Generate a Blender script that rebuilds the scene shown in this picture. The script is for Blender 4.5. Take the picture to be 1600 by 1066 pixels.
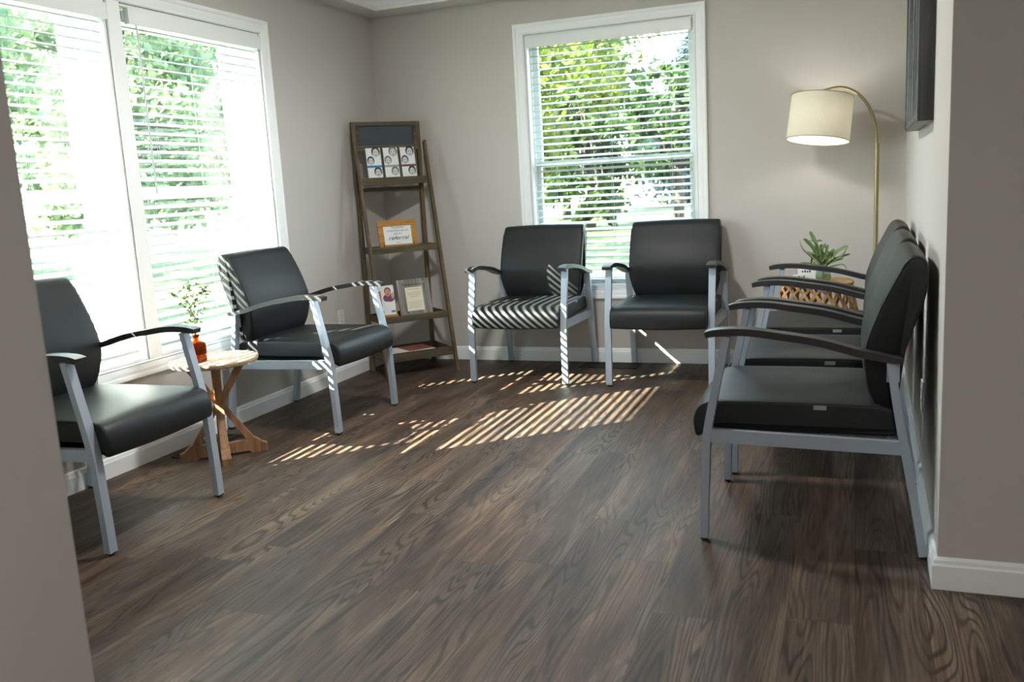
import bpy, bmesh, math, random
from mathutils import Vector, Matrix
random.seed(7)
C = bpy.context.scene.collection
S = bpy.context.scene
for o in list(bpy.data.objects): bpy.data.objects.remove(o)
PI = math.pi

# ------------------------------------------------------------------ camera
H = 1.22
YAW, PITCH, ROLL, FPX = -0.370773375, 0.172651597, 0.056005, 1384.76
fwd = Vector((math.sin(YAW)*math.cos(PITCH), math.cos(YAW)*math.cos(PITCH), -math.sin(PITCH)))
rgt = Vector((math.cos(YAW), -math.sin(YAW), 0)); dwn = fwd.cross(rgt)
r2 = math.cos(ROLL)*rgt + math.sin(ROLL)*dwn
d2 = -math.sin(ROLL)*rgt + math.cos(ROLL)*dwn
cam = bpy.data.cameras.new('camera'); co = bpy.data.objects.new('camera', cam); C.objects.link(co)
Mx = Matrix((r2, -d2, -fwd)).transposed().to_4x4(); Mx.translation = Vector((0, 0, H)); co.matrix_world = Mx
cam.sensor_fit = 'HORIZONTAL'; cam.sensor_width = 36; cam.lens = 36*FPX/1600; cam.clip_end = 400; cam.clip_start = .02
cam.dof.use_dof = True; cam.dof.focus_distance = 4.4; cam.dof.aperture_fstop = 4.0
S.camera = co
# ------------------------------------------------------------------ world, sun, exposure
SUN_DIR = Vector((0.770, 0.652, -0.664)).normalized()     # travel direction of the sunlight
WORLD_STRENGTH, SUN_STRENGTH, EXPOSURE = 5.6, 37.0, 1.38
w = bpy.data.worlds.new('sky'); S.world = w; w.use_nodes = True
nt = w.node_tree; bg = nt.nodes['Background']
tc = nt.nodes.new('ShaderNodeTexCoord'); sp = nt.nodes.new('ShaderNodeSeparateXYZ'); cr = nt.nodes.new('ShaderNodeValToRGB')
nt.links.new(tc.outputs['Generated'], sp.inputs[0]); nt.links.new(sp.outputs['Z'], cr.inputs[0]); nt.links.new(cr.outputs[0], bg.inputs[0])
cr.color_ramp.elements[0].color = (.91, .955, 1, 1); cr.color_ramp.elements[1].color = (.55, .74, 1, 1)
cr.color_ramp.elements[1].position = .9
bg.inputs[1].default_value = WORLD_STRENGTH
sl = bpy.data.lights.new('sun', 'SUN'); so = bpy.data.objects.new('sun', sl); C.objects.link(so)
so.rotation_euler = SUN_DIR.to_track_quat('-Z', 'Y').to_euler(); so.location = (-10, -8, 9)
sl.energy = SUN_STRENGTH; sl.angle = math.radians(.25); sl.color = (1, .9, .78)
S.view_settings.view_transform = 'Standard'; S.view_settings.look = 'None'
S.view_settings.exposure = EXPOSURE; S.view_settings.gamma = 1; S.view_settings.use_curve_mapping = False
S.cycles.max_bounces = 12; S.cycles.diffuse_bounces = 6; S.cycles.transparent_max_bounces = 24

# ------------------------------------------------------------------ materials
def lin(c):
    return tuple(((v/255)/12.92 if v/255 <= .04045 else ((v/255+.055)/1.055)**2.4) for v in c) + (1,)
class N:
    def __init__(s, name):
        s.m = bpy.data.materials.new(name); s.m.use_nodes = True; s.t = s.m.node_tree
        s.b = s.t.nodes['Principled BSDF']; s.o = s.t.nodes['Material Output']
    def n(s, typ, **kw):
        x = s.t.nodes.new('ShaderNode'+typ)
        for k, v in kw.items():
            if k.startswith('i_'):
                k = k[2:]; k = int(k) if k.isdigit() else k.replace('_', ' ')
                s.put(x.inputs[k], v)
            else: setattr(x, k, v)
        return x
    def put(s, sock, v):
        if isinstance(v, bpy.types.NodeSocket): s.t.links.new(v, sock)
        else: sock.default_value = v
    def math(s, op, a, b=None, c=None):
        x = s.t.nodes.new('ShaderNodeMath'); x.operation = op
        for i, v in enumerate((a, b, c)):
            if v is not None: s.put(x.inputs[i], v)
        return x.outputs[0]
    def mix(s, f, a, b, mode='MIX'):
        x = s.t.nodes.new('ShaderNodeMix'); x.data_type = 'RGBA'; x.blend_type = mode
        s.put(x.inputs[0], f); s.put(x.inputs[6], a); s.put(x.inputs[7], b); return x.outputs[2]
    def ramp(s, f, stops):
        x = s.t.nodes.new('ShaderNodeValToRGB'); s.put(x.inputs[0], f)
        e = x.color_ramp.elements
        while len(e) < len(stops): e.new(.5)
        for i, (p, c) in enumerate(stops): e[i].position = p; e[i].color = c
        return x.outputs[0]
    def obj(s): return s.n('TexCoord').outputs['Object']
    def noise(s, vec, scale, detail=3, rough=.5, dist=0):
        return s.n('TexNoise', i_Vector=vec, i_Scale=scale, i_Detail=detail, i_Roughness=rough, i_Distortion=dist).outputs['Fac']
    def mapping(s, vec, scale=(1, 1, 1), loc=(0, 0, 0), rot=(0, 0, 0)):
        return s.n('Mapping', i_Vector=vec, i_Scale=scale, i_Location=loc, i_Rotation=rot).outputs[0]
    def bump(s, h, strength=.2, dist=.001):
        x = s.n('Bump', i_Height=h, i_Strength=strength, i_Distance=dist); s.put(s.b.inputs['Normal'], x.outputs[0])
    def set(s, **kw):
        for k, v in kw.items(): s.put(s.b.inputs[k.replace('_', ' ')], v)
        return s.m

def plain(name, col, rough=.5, metal=0, var=.06, scale=12, bump=0, bscale=200, **kw):
    n = N(name); v = n.obj(); f = n.noise(v, scale)
    a = tuple(c*(1-var) for c in col[:3])+(1,); b = tuple(min(1, c*(1+var)) for c in col[:3])+(1,)
    n.set(Base_Color=n.mix(f, a, b), Roughness=rough, Metallic=metal, **kw)
    if bump: n.bump(n.noise(v, bscale), bump)
    return n.m
M = {}
M['wall'] = plain('greige_paint', lin((195, 191, 186)), .75, var=.015, scale=3, bump=.06, bscale=300)
M['ceiling'] = plain('ceiling_white', lin((214, 214, 210)), .8, var=.01, bump=.05)
M['trim'] = plain('trim_white', lin((243, 246, 248)), .38, var=.012)
M['trim2'] = plain('window_vinyl_white', lin((236, 240, 240)), .4, var=.01)
M['slat'] = plain('blind_white', lin((232, 236, 238)), .4, var=.01)
n = N('blind_slat'); n.set(Base_Color=lin((198, 206, 206)), Roughness=.4)
tr = n.n('BsdfTranslucent', i_Color=(.8, .85, .85, 1)); mx = n.n('MixShader', i_0=.10)
n.t.links.new(n.b.outputs[0], mx.inputs[1]); n.t.links.new(tr.outputs[0], mx.inputs[2]); n.t.links.new(mx.outputs[0], n.o.inputs[0]); M['slat'] = n.m
# vinyl upholstery
n = N('black_vinyl'); v = n.obj()
vo = n.n('TexVoronoi', i_Vector=v, i_Scale=420.0).outputs['Distance']
n.set(Base_Color=n.mix(n.noise(v, 5), (.010, .012, .013, 1), (.016, .019, .020, 1)), Roughness=n.math('ADD', n.math('MULTIPLY', n.noise(v, 8), .10), .42))
n.b.inputs['Specular IOR Level'].default_value = .33
n.bump(n.math('ADD', n.math('MULTIPLY', vo, .3), n.math('MULTIPLY', n.noise(v, 7, 2), 2.5)), .18, .002); M['vinyl'] = n.m
M['seam'] = plain('black_seam', (.012, .012, .013, 1), .5)
M['metal'] = plain('silver_paint', lin((178, 190, 203)), .36, .3, var=.02, scale=40, bump=.05, bscale=900)
M['armpad'] = plain('charcoal_polyurethane', (.030, .031, .033, 1), .42, var=.05, bump=.08, bscale=500)
M['rubber'] = plain('black_rubber', (.012, .012, .012, 1), .6)
M['tag'] = plain('grey_label', lin((150, 155, 156)), .5)
def wood(name, c1, c2, c3, ax=2, sc=1, rough=.6):
    n = N(name); v = n.obj()
    s = [26*sc]*3; s[ax] = 1.6*sc
    f = n.noise(n.mapping(v, tuple(s)), 1, 6, .65, .6)
    g = n.noise(n.mapping(v, tuple(x*5 for x in s)), 1, 3, .6)
    col = n.ramp(f, [(.3, c1), (.5, c2), (.7, c3)])
    col = n.mix(.35, col, n.ramp(g, [(.35, (.25, .25, .25, 1)), (.65, (1, 1, 1, 1))]), 'MULTIPLY')
    n.set(Base_Color=col, Roughness=rough); n.bump(g, .35, .001); return n.m
M['shelfwood'] = wood('weathered_brown_wood', lin((66, 54, 36)), lin((100, 84, 58)), lin((128, 108, 76)))
M['shelfwood_h'] = wood('weathered_brown_wood_boards', lin((56, 48, 36)), lin((86, 76, 56)), lin((112, 100, 76)), 0)
M['pine'] = wood('natural_pine', lin((122, 86, 60)), lin((158, 116, 82)), lin((178, 138, 102)))
M['pinetop'] = wood('washed_pine_top', lin((158, 128, 100)), lin((190, 162, 132)), lin((208, 184, 156)), 1)
M['oak'] = wood('honey_oak', lin((160, 106, 44)), lin((190, 134, 62)), lin((206, 152, 80)), 0)
M['grey_wood'] = wood('distressed_grey_wood', lin((92, 90, 86)), lin((134, 132, 126)), lin((176, 174, 168)), 2)
M['blackwood'] = wood('black_brown_wood', (.010, .010, .010, 1), (.03, .031, .031, 1), (.06, .062, .06, 1), 2, 1.5, .35)
M['chalk'] = plain('slate_chalkboard', lin((66, 76, 84)), .8, var=.12, scale=20)
M['paper'] = plain('white_paper', lin((232, 235, 236)), .6, var=.01)
M['cream'] = plain('cream_card', lin((226, 220, 196)), .6, var=.02)
M['ink'] = plain('dark_ink', lin((48, 46, 50)), .6)
M['greyink'] = plain('soft_grey_print', lin((112, 110, 116)), .6)
M['blue'] = plain('blue_print', lin((60, 130, 180)), .5)
M['sage'] = plain('sage_print', lin((156, 168, 150)), .5)
M['plum'] = plain('plum_print', lin((120, 72, 100)), .5)
M['printblue'] = plain('dark_teal_print', lin((50, 72, 84)), .6)
M['printgrey'] = plain('mauve_grey_print', lin((120, 110, 116)), .6)
M['printplum'] = plain('dark_mauve_print', lin((84, 70, 84)), .6)
M['lightprint'] = plain('pale_print', lin((205, 205, 208)), .6)
M['orange'] = plain('orange_print', lin((196, 116, 70)), .5)
M['skinprint'] = plain('skin_tone_print', lin((206, 150, 130)), .5)
M['redbrown'] = plain('red_brown_print', lin((140, 70, 56)), .5)
M['brass'] = plain('aged_brass', lin((158, 144, 106)), .42, .85, var=.03)
M['blackmetal'] = plain('black_metal', (.015, .015, .016, 1), .5)
M['ventmetal'] = plain('dark_bronze_metal', (.020, .018, .017, 1), .5, .4)
M['plastic'] = plain('white_plastic', lin((215, 217, 217)), .4)
M['wicker'] = wood('rattan', lin((172, 120, 72)), lin((212, 162, 110)), lin((230, 190, 144)), 2, 1, .5)
M['leaf'] = plain('fern_green', lin((112, 138, 84)), .5, var=.4, scale=30)
M['eucleaf'] = plain('sage_green_leaf', lin((124, 150, 92)), .5, var=.3, scale=40)
M['stem'] = plain('stem_brown', lin((110, 96, 70)), .6)
# glass panes: thin clear glass
def glass(name, tint, fr):
    n = N(name); n.t.nodes.remove(n.b)
    t = n.n('BsdfTransparent', i_Color=tint); g = n.n('BsdfGlossy', i_Roughness=.02)
    f = n.math('ADD', .04, n.math('MULTIPLY', n.math('POWER', n.n('LayerWeight', i_Blend=.5).outputs['Facing'], 5.0), .9)); mx = n.n('MixShader', i_0=n.math('MULTIPLY', f, fr*.6))
    n.t.links.new(t.outputs[0], mx.inputs[1]); n.t.links.new(g.outputs[0], mx.inputs[2]); n.t.links.new(mx.outputs[0], n.o.inputs[0]); return n.m
M['pane'] = glass('window_glass', (.92, .97, .95, 1), 1.0)
M['clear'] = glass('clear_glass', (.86, .93, .90, 1), 1.6)
M['amber'] = glass('amber_glass', (.66, .35, .12, 1), 1.2)
M['water'] = glass('water', (.80, .86, .80, 1), .8)
# lamp shade
n = N('linen_shade'); v = n.obj()
wv = n.noise(n.mapping(v, (40, 40, 420)), 1, 2); wh = n.noise(n.mapping(v, (300, 300, 20)), 1, 2)
col = n.mix(n.math('MULTIPLY', n.math('ADD', wv, wh), .5), lin((226, 221, 210)), lin((248, 246, 238)))
n.set(Base_Color=col, Roughness=.9)
tr = n.n('BsdfTranslucent', i_Color=col); mx = n.n('MixShader', i_0=.5)
n.t.links.new(n.b.outputs[0], mx.inputs[1]); n.t.links.new(tr.outputs[0], mx.inputs[2]); n.t.links.new(mx.outputs[0], n.o.inputs[0]); M['shade'] = n.m
n = N('shade_lining'); n.set(Base_Color=(.9, .9, .87, 1), Roughness=.8)
tr = n.n('BsdfTranslucent', i_Color=(.9, .9, .86, 1)); mx = n.n('MixShader', i_0=.6)
n.t.links.new(n.b.outputs[0], mx.inputs[1]); n.t.links.new(tr.outputs[0], mx.inputs[2]); n.t.links.new(mx.outputs[0], n.o.inputs[0]); M['lining'] = n.m
n = N('glowing_bulb'); n.set(Base_Color=(1, 1, 1, 1), Emission_Color=(1, .96, .90, 1), Emission_Strength=20.0); M['bulb'] = n.m
n = N('fill_diffuser'); n.set(Base_Color=(1, 1, 1, 1), Emission_Color=(1, .95, .88, 1), Emission_Strength=3.0); M['diffuser'] = n.m  # glowing cover of the added fill lights
# floor planks
n = N('vinyl_plank_floor'); v = n.obj(); s = n.n('SeparateXYZ', i_0=v); x, y = s.outputs[0], s.outputs[1]
PW, PL = .180, 1.22
xr = n.math('DIVIDE', n.math('ADD', x, 10.06), PW); row = n.math('FLOOR', xr)
ro = n.n('TexWhiteNoise', noise_dimensions='1D', i_W=row).outputs['Value']
yr = n.math('ADD', n.math('DIVIDE', n.math('ADD', y, 10.0), PL), n.math('MULTIPLY', ro, 7.0)); cl = n.math('FLOOR', yr)
idv = n.n('CombineXYZ', i_0=row, i_1=cl).outputs[0]
wn = n.n('TexWhiteNoise', noise_dimensions='2D', i_Vector=idv); rid = wn.outputs['Value']; rc = wn.outputs['Color']
off = n.n('VectorMath', operation='SCALE', i_0=rc, i_Scale=31.0).outputs[0]
base = n.n('VectorMath', operation='ADD', i_0=v, i_1=off).outputs[0]
tone = n.noise(n.mapping(base, (8, 1.1, 1)), 1, 5, .62, .5)
ring = n.noise(n.mapping(base, (6.0, .50, 1)), 1, 2, .5, .3)
lines = n.math('SINE', n.math('MULTIPLY', ring, 210.0))
lines = n.math('ADD', n.math('MULTIPLY', lines, .5), .5)
fine = n.noise(n.mapping(base, (150, 4, 1)), 1, 5, .75)
hue = n.noise(n.mapping(base, (3.4, .6, 1), loc=(5, 3, 1)), 1, 4, .6)
col = n.ramp(tone, [(.26, lin((50, 37, 29))), (.45, lin((84, 66, 53))), (.6, lin((110, 89, 73))), (.78, lin((144, 122, 102)))])
col = n.mix(n.math('MULTIPLY', n.ramp(hue, [(.42, (0, 0, 0, 1)), (.62, (1, 1, 1, 1))]), .42), col, n.mix(tone, lin((48, 48, 48)), lin((118, 116, 110))))
col = n.mix(n.math('MULTIPLY', n.math('SUBTRACT', 1.0, n.ramp(lines, [(.0, (0, 0, 0, 1)), (.45, (1, 1, 1, 1))])), n.math('MULTIPLY', n.ramp(n.noise(n.mapping(base, (4, .9, 1), loc=(9, 1, 4)), 1, 3), [(.34, (.15, .15, .15, 1)), (.58, (1, 1, 1, 1))]), .80)), col, lin((34, 28, 25)))
col = n.mix(.85, col, n.ramp(fine, [(.36, (.40, .38, .37, 1)), (.60, (1.0, 1.0, 1.0, 1))]), 'MULTIPLY')
pb = n.math('ADD', n.math('MULTIPLY', rid, .28), .94)
col = n.mix(1.0, col, n.n('CombineColor', i_0=pb, i_1=pb, i_2=pb).outputs[0], 'MULTIPLY')
fx = n.math('FRACT', xr); fy = n.math('FRACT', yr)
ex = n.math('LESS_THAN', n.math('MINIMUM', fx, n.math('SUBTRACT', 1.0, fx)), .007)
ey = n.math('LESS_THAN', n.math('MINIMUM', fy, n.math('SUBTRACT', 1.0, fy)), .0011)
seam = n.math('MAXIMUM', ex, ey)
col = n.mix(n.math('MULTIPLY', seam, .55), col, lin((36, 31, 29)))
rough = n.math('ADD', .44, n.math('MULTIPLY', fine, .16))
n.set(Base_Color=col, Roughness=rough, Specular_IOR_Level=.28)
n.bump(n.math('ADD', n.math('MULTIPLY', lines, .6), n.math('SUBTRACT', fine, n.math('MULTIPLY', seam, 2.0))), .35, .0012)
M['floor'] = n.m
# outdoor
n = N('lawn_and_meadow'); v = n.obj(); g = n.n('NewGeometry').outputs['Position']
s = n.n('SeparateXYZ', i_0=g); x, y = s.outputs[0], s.outputs[1]
dd = n.math('ADD', n.math('MAXIMUM', n.math('SUBTRACT', y, 5.8), n.math('SUBTRACT', -3.2, x)), n.math('MULTIPLY', n.noise(v, .35, 4), 9.0))
gcol = n.mix(n.noise(v, 3.5, 6, .7), lin((32, 50, 17)), lin((68, 82, 36)))
dcol = n.mix(n.noise(v, 2.5, 6, .7), lin((92, 86, 66)), lin((128, 120, 98)))
n.set(Base_Color=n.mix(n.ramp(n.math('DIVIDE', dd, 60.0), [(.42, (0, 0, 0, 1)), (.52, (1, 1, 1, 1))]), gcol, dcol), Roughness=.9)
M['lawn'] = n.m
def leafmat(name, c1, c2):
    n = N(name); g = n.n('NewGeometry').outputs['Position']
    col = n.mix(n.ramp(n.noise(g, 2.2, 4, .7), [(.35, (0, 0, 0, 1)), (.65, (1, 1, 1, 1))]), c1, c2)
    n.set(Base_Color=col, Roughness=.6)
    tr = n.n('BsdfTranslucent', i_Color=col); mx = n.n('MixShader', i_0=.45)
    n.t.links.new(n.b.outputs[0], mx.inputs[1]); n.t.links.new(tr.outputs[0], mx.inputs[2]); n.t.links.new(mx.outputs[0], n.o.inputs[0]); return n.m
M['tl1'] = leafmat('yellow_green_leaves', lin((44, 66, 20)), lin((112, 120, 40)))
M['tl2'] = leafmat('mid_green_leaves', lin((28, 48, 22)), lin((66, 88, 38)))
M['tl3'] = leafmat('blue_green_needles', lin((50, 64, 68)), lin((84, 98, 100)))
M['tl4'] = leafmat('haze_paled_leaves', lin((78, 102, 78)), lin((132, 148, 106)))  # leaf colour lightened to stand in for the bright haze outside
M['bark'] = plain('bark', lin((58, 52, 44)), .9, var=.3)

# ------------------------------------------------------------------ mesh helpers
def link(name, bm, mat, parent=None, smooth=False, loc=None):
    bmesh.ops.recalc_face_normals(bm, faces=bm.faces)
    me = bpy.data.meshes.new(name); bm.to_mesh(me); bm.free()
    if smooth:
        for p in me.polygons: p.use_smooth = True
        if smooth == 'auto':
            try: me.set_sharp_from_angle(angle=math.radians(38))
            except Exception: pass
    me.materials.append(M[mat] if isinstance(mat, str) else mat)
    o = bpy.data.objects.new(name, me); C.objects.link(o)
    if loc is not None: o.location = loc
    if parent is not None: o.parent = parent
    return o
def tag(o, label=None, cat=None, group=None, kind=None):
    if label: o['label'] = label
    if cat: o['category'] = cat
    if group: o['group'] = group
    if kind: o['kind'] = kind
    return o
def thing(name, label, cat, loc=(0, 0, 0), rz=0, group=None):
    o = bpy.data.objects.new(name, None); C.objects.link(o); o.location = loc; o.rotation_euler = (0, 0, rz); o.empty_display_size = .1
    return tag(o, label, cat, group)
def box(bm, a, b, bev=0, mat=None):
    """axis box between corners a and b, optional bevel, optional 4x4 matrix"""
    r = bmesh.ops.create_cube(bm, size=1); vs = r['verts']
    for v in vs:
        v.co = Vector(((a[i]+b[i])/2 + v.co[i]*(b[i]-a[i]) for i in range(3)))
    if bev:
        es = list({e for v in vs for e in v.link_edges})
        rr = bmesh.ops.bevel(bm, geom=es, offset=bev, segments=2, affect='EDGES', profile=.7)
        vs = list({v for f in rr['faces'] for v in f.verts} | {v for v in vs if v.is_valid})
    if mat is not None:
        for v in vs: v.co = mat @ v.co
    return vs
def beam(bm, p, q, w, t, up=Vector((0, 0, 1)), bev=0.001):
    """bar of section w (sideways) x t (along up) from p to q"""
    p, q = Vector(p), Vector(q); z = (q-p); L = z.length; z.normalize()
    x = Vector(up).cross(z)
    if x.length < 1e-4: x = Vector((1, 0, 0))
    x.normalize(); y = z.cross(x)
    m = Matrix((x, y, z)).transposed().to_4x4(); m.translation = (p+q)/2
    box(bm, (-w/2, -t/2, -L/2), (w/2, t/2, L/2), bev, m)
def tube(bm, pts, r, seg=10, cap=True):
    pts = [Vector(p) for p in pts]; rings = []
    rs = r if isinstance(r, (list, tuple)) else [r]*len(pts)
    prev = None
    for i, p in enumerate(pts):
        t = (pts[min(i+1, len(pts)-1)]-pts[max(i-1, 0)]).normalized()
        if prev is None:
            a = Vector((0, 0, 1)) if abs(t.z) < .9 else Vector((1, 0, 0)); u = t.cross(a).normalized()
        else: u = (prev - t*prev.dot(t)).normalized()
        prev = u; vv = t.cross(u)
        rings.append([bm.verts.new(p + rs[i]*(math.cos(2*PI*k/seg)*u + math.sin(2*PI*k/seg)*vv)) for k in range(seg)])
    for a, b in zip(rings, rings[1:]):
        for k in range(seg): bm.faces.new((a[k], a[(k+1) % seg], b[(k+1) % seg], b[k]))
    if cap:
        try: bm.faces.new(rings[0][::-1]); bm.faces.new(rings[-1])
        except ValueError: pass
def lathe(bm, prof, seg=32, center=(0, 0, 0), close=False):
    cx, cy, cz = center; rings = []
    for r, z in prof:
        if r < 1e-5: rings.append([bm.verts.new((cx, cy, cz+z))])
        else: rings.append([bm.verts.new((cx+r*math.cos(2*PI*k/seg), cy+r*math.sin(2*PI*k/seg), cz+z)) for k in range(seg)])
    pr = list(zip(rings, rings[1:]))
    if close: pr.append((rings[-1], rings[0]))
    for a, b in pr:
        for k in range(seg):
            k2 = (k+1) % seg
            f = [a[k % len(a)]] + ([a[k2]] if len(a) > 1 else []) + ([b[k2]] if len(b) > 1 else []) + [b[k % len(b)]]
            if len(f) > 2: bm.faces.new(f)
def prism(bm, poly, axis, a, b):
    """extrude 2D poly along axis (0: poly=(y,z); 1: poly=(x,z); 2: poly=(x,y))"""
    def P(u, v, w): return {0: (w, u, v), 1: (u, w, v), 2: (u, v, w)}[axis]
    A = [bm.verts.new(P(u, v, a)) for u, v in poly]; B = [bm.verts.new(P(u, v, b)) for u, v in poly]
    n_ = len(poly)
    for i in range(n_): bm.faces.new((A[i], A[(i+1) % n_], B[(i+1) % n_], B[i]))
    bm.faces.new(A[::-1]); bm.faces.new(B)
def catmull(pts, n=6, closed=False):
    out = []; L = len(pts); rng = range(L if closed else L-1)
    for i in rng:
        p = [pts[(i+k) % L] if closed else pts[max(0, min(L-1, i+k))] for k in (-1, 0, 1, 2)]
        for j in range(n):
            t = j/n
            out.append(tuple(.5*((2*p[1][d]) + (-p[0][d]+p[2][d])*t + (2*p[0][d]-5*p[1][d]+4*p[2][d]-p[3][d])*t*t + (-p[0][d]+3*p[1][d]-3*p[2][d]+p[3][d])*t**3) for d in range(len(p[0]))))
    if not closed: out.append(tuple(pts[-1]))
    return out
def area2(p): return sum(p[i][0]*p[(i+1) % len(p)][1]-p[(i+1) % len(p)][0]*p[i][1] for i in range(len(p)))/2
def inset(p, d):
    s = 1 if area2(p) > 0 else -1; L = len(p); out = []
    for i in range(L):
        tx, ty = p[(i+1) % L][0]-p[i-1][0], p[(i+1) % L][1]-p[i-1][1]; l = math.hypot(tx, ty) or 1
        out.append((p[i][0]-s*ty/l*d, p[i][1]+s*tx/l*d))
    return out
def cushion(bm, poly, hw, r, wfun=None, crown=0, nx=10):
    """profile (y,z) lofted across x in -hw..hw with edges rounded by r"""
    st = []
    for k in range(5): a = PI/2*k/4; st.append((-hw + r*(1-math.cos(PI/2-a)) if False else -hw + r*(1-math.sin(a)), r*(1-math.cos(PI/2-a) if False else 1-math.sin(PI/2*k/4))))
    ends = [(-hw + r*(1-math.cos(PI/2*k/4)), r*(1-math.sin(PI/2*k/4))) for k in range(5)]
    xs = ends + [(-hw+r+(2*hw-2*r)*k/nx, -crown*math.sin(PI*k/nx)) for k in range(1, nx)] + [(-x, d) for x, d in ends[::-1]]
    rings = []
    for x, d in xs:
        q = inset(poly, d)
        rings.append([bm.verts.new((x*(wfun(z) if wfun else 1), y, z)) for y, z in q])
    L = len(poly)
    for a, b in zip(rings, rings[1:]):
        for k in range(L): bm.faces.new((a[k], a[(k+1) % L], b[(k+1) % L], b[k]))
    bm.faces.new(rings[0][::-1]); bm.faces.new(rings[-1])

# ------------------------------------------------------------------ room shell
XL, YB = -3.185, 5.79            # left and back wall faces
XR0, XR1, YS = .241, .292, 2.683  # right wall face at the near corner / far corner, stub face
CZ = 2.44
def struct(name, bm, mat, smooth=False):
    o = link(name, bm, mat, smooth=smooth); o['kind'] = 'structure'; return o
bm = bmesh.new(); box(bm, (-3.5, -2.7, -.1), (2.4, 6.05, 0)); struct('floor', bm, 'floor')
# left wall with two openings
def wall_grid(bm, us, zs, holes, put):
    for i in range(len(us)-1):
        for j in range(len(zs)-1):
            if (i, j) in holes: continue
            put(bm, us[i], us[i+1], zs[j], zs[j+1])
LW = [(2.26, 3.32), (3.40, 4.46)]; LZ = (.49, 2.16)
TH = .29
bm = bmesh.new()
wall_grid(bm, [1.0, 2.26, 3.32, 3.40, 4.46, YB+.2], [0, .49, 2.16, 2.75], {(1, 1), (3, 1)}, lambda b, u0, u1, z0, z1: box(b, (XL-TH, u0, z0), (XL, u1, z1)))
bmesh.ops.remove_doubles(bm, verts=bm.verts, dist=1e-4); struct('wall_left', bm, 'wall')
BX = (-2.047, -.927); BZ = (.51, 2.20)
bm = bmesh.new()
wall_grid(bm, [XL, BX[0], BX[1], XR1+.15], [0, .51, 2.20, 2.75], {(1, 1)}, lambda b, u0, u1, z0, z1: box(b, (u0, YB, z0), (u1, YB+.18, z1)))
bmesh.ops.remove_doubles(bm, verts=bm.verts, dist=1e-4); struct('wall_back', bm, 'wall')
bm = bmesh.new()
prism(bm, [(XR0, YS), (XR1, YB), (XR1+.15, YB), (XR1+.15, YS+.12), (2.3, YS+.12), (2.3, YS)], 2, 0, 2.75); struct('wall_right', bm, 'wall')
# near left wall block ending at the edge seen in the foreground
XN = -1.336; YN = 1.15
bm = bmesh.new(); prism(bm, [(XN, -2.6), (XN, YN), (XL-.29, YN), (XL-.29, YN-.14), (XN-.14, YN-.14), (XN-.14, -2.6)], 2, 0, 2.75); struct('wall_near', bm, 'wall')
bm = bmesh.new(); prism(bm, [(XN, -2.6), (2.2, -2.6), (2.2, YS), (2.34, YS), (2.34, -2.74), (XN, -2.74)], 2, 0, 2.75); struct('wall_hall', bm, 'wall')
# ceiling with tray
TX0, TX1, TY0, TY1 = -3.03, .08, 1.6, 5.585
bm = bmesh.new()
for a, b in (((-3.5, 1.0), (2.4, TY0)), ((-3.5, TY1), (2.4, 6.05)), ((-3.5, TY0), (TX0, TY1)), ((TX1, TY0), (2.4, TY1))): box(bm, (a[0], a[1], CZ), (b[0], b[1], CZ+.06))
box(bm, (-1.5, -2.75, CZ), (2.4, 1.0, CZ+.06))
box(bm, (TX0-.1, TY0-.1, 2.69), (TX1+.1, TY1+.1, 2.76)); struct('ceiling', bm, 'ceiling')
bm = bmesh.new()
for a, b in (((-3.965, .6), (-3.475, 6.42)), ((-3.475, 5.97), (2.4, 6.42))): box(bm, (a[0], a[1], 2.50), (b[0], b[1], 2.76))
struct('added_eave', bm, 'trim2')  # unseen eave, added to cut sky light and end the sun patch
# crown moulding inside the tray
bm = bmesh.new()
pr = [(0, 0), (.012, -.004), (.02, .012), (.03, .02), (.034, .05), (.06, .085), (.075, .12), (.09, .13), (.094, .16), (.12, .185), (.12, .245)]
def tray_ring(d): return [(TX0+d, TY0+d), (TX1-d, TY0+d), (TX1-d, TY1-d), (TX0+d, TY1-d)]
rg = [[bm.verts.new((x, y, CZ+h+.001)) for x, y in tray_ring(d-.0)] for d, h in pr]
for a, b in zip(rg, rg[1:]):
    for k in range(4): bm.faces.new((a[k], a[(k+1) % 4], b[(k+1) % 4], b[k]))
struct('trim_crown', bm, 'trim')
# baseboards (profile d,z)
BP = [(0, 0), (.014, 0), (.014, .072), (.011, .078), (.009, .088), (.004, .094), (0, .096)]
def baseboard(name, pts):
    """pts: polyline on floor of the wall face, room on the left-hand side normal given by offset dir"""
    bm = bmesh.new(); rings = []
    P = [Vector(p) for p in pts]
    for i, p in enumerate(P):
        ns = []
        if i > 0: t = (P[i]-P[i-1]).normalized(); ns.append(Vector((-t.y, t.x)))
        if i < len(P)-1: t = (P[i+1]-P[i]).normalized(); ns.append(Vector((-t.y, t.x)))
        m = sum(ns, Vector((0, 0))); m = m/m.length; m = m/ m.dot(ns[0])
        rings.append([bm.verts.new((p.x+m.x*d, p.y+m.y*d, z)) for d, z in BP])
    for a, b in zip(rings, rings[1:]):
        for k in range(len(BP)): bm.faces.new((a[k], a[(k+1) % len(BP)], b[(k+1) % len(BP)], b[k]))
    bm.faces.new(rings[0]); bm.faces.new(rings[-1][::-1])
    return struct(name, bm, 'trim')
baseboard('baseboard_left', [(XL, YB), (XL, YN)])
baseboard('baseboard_back', [(XR1, YB), (XL, YB)])
baseboard('baseboard_right', [(2.2, YS), (XR0, YS), (XR1, YB)])
baseboard('baseboard_near', [(XL, YN), (XN, YN), (XN, -2.6)])
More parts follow.
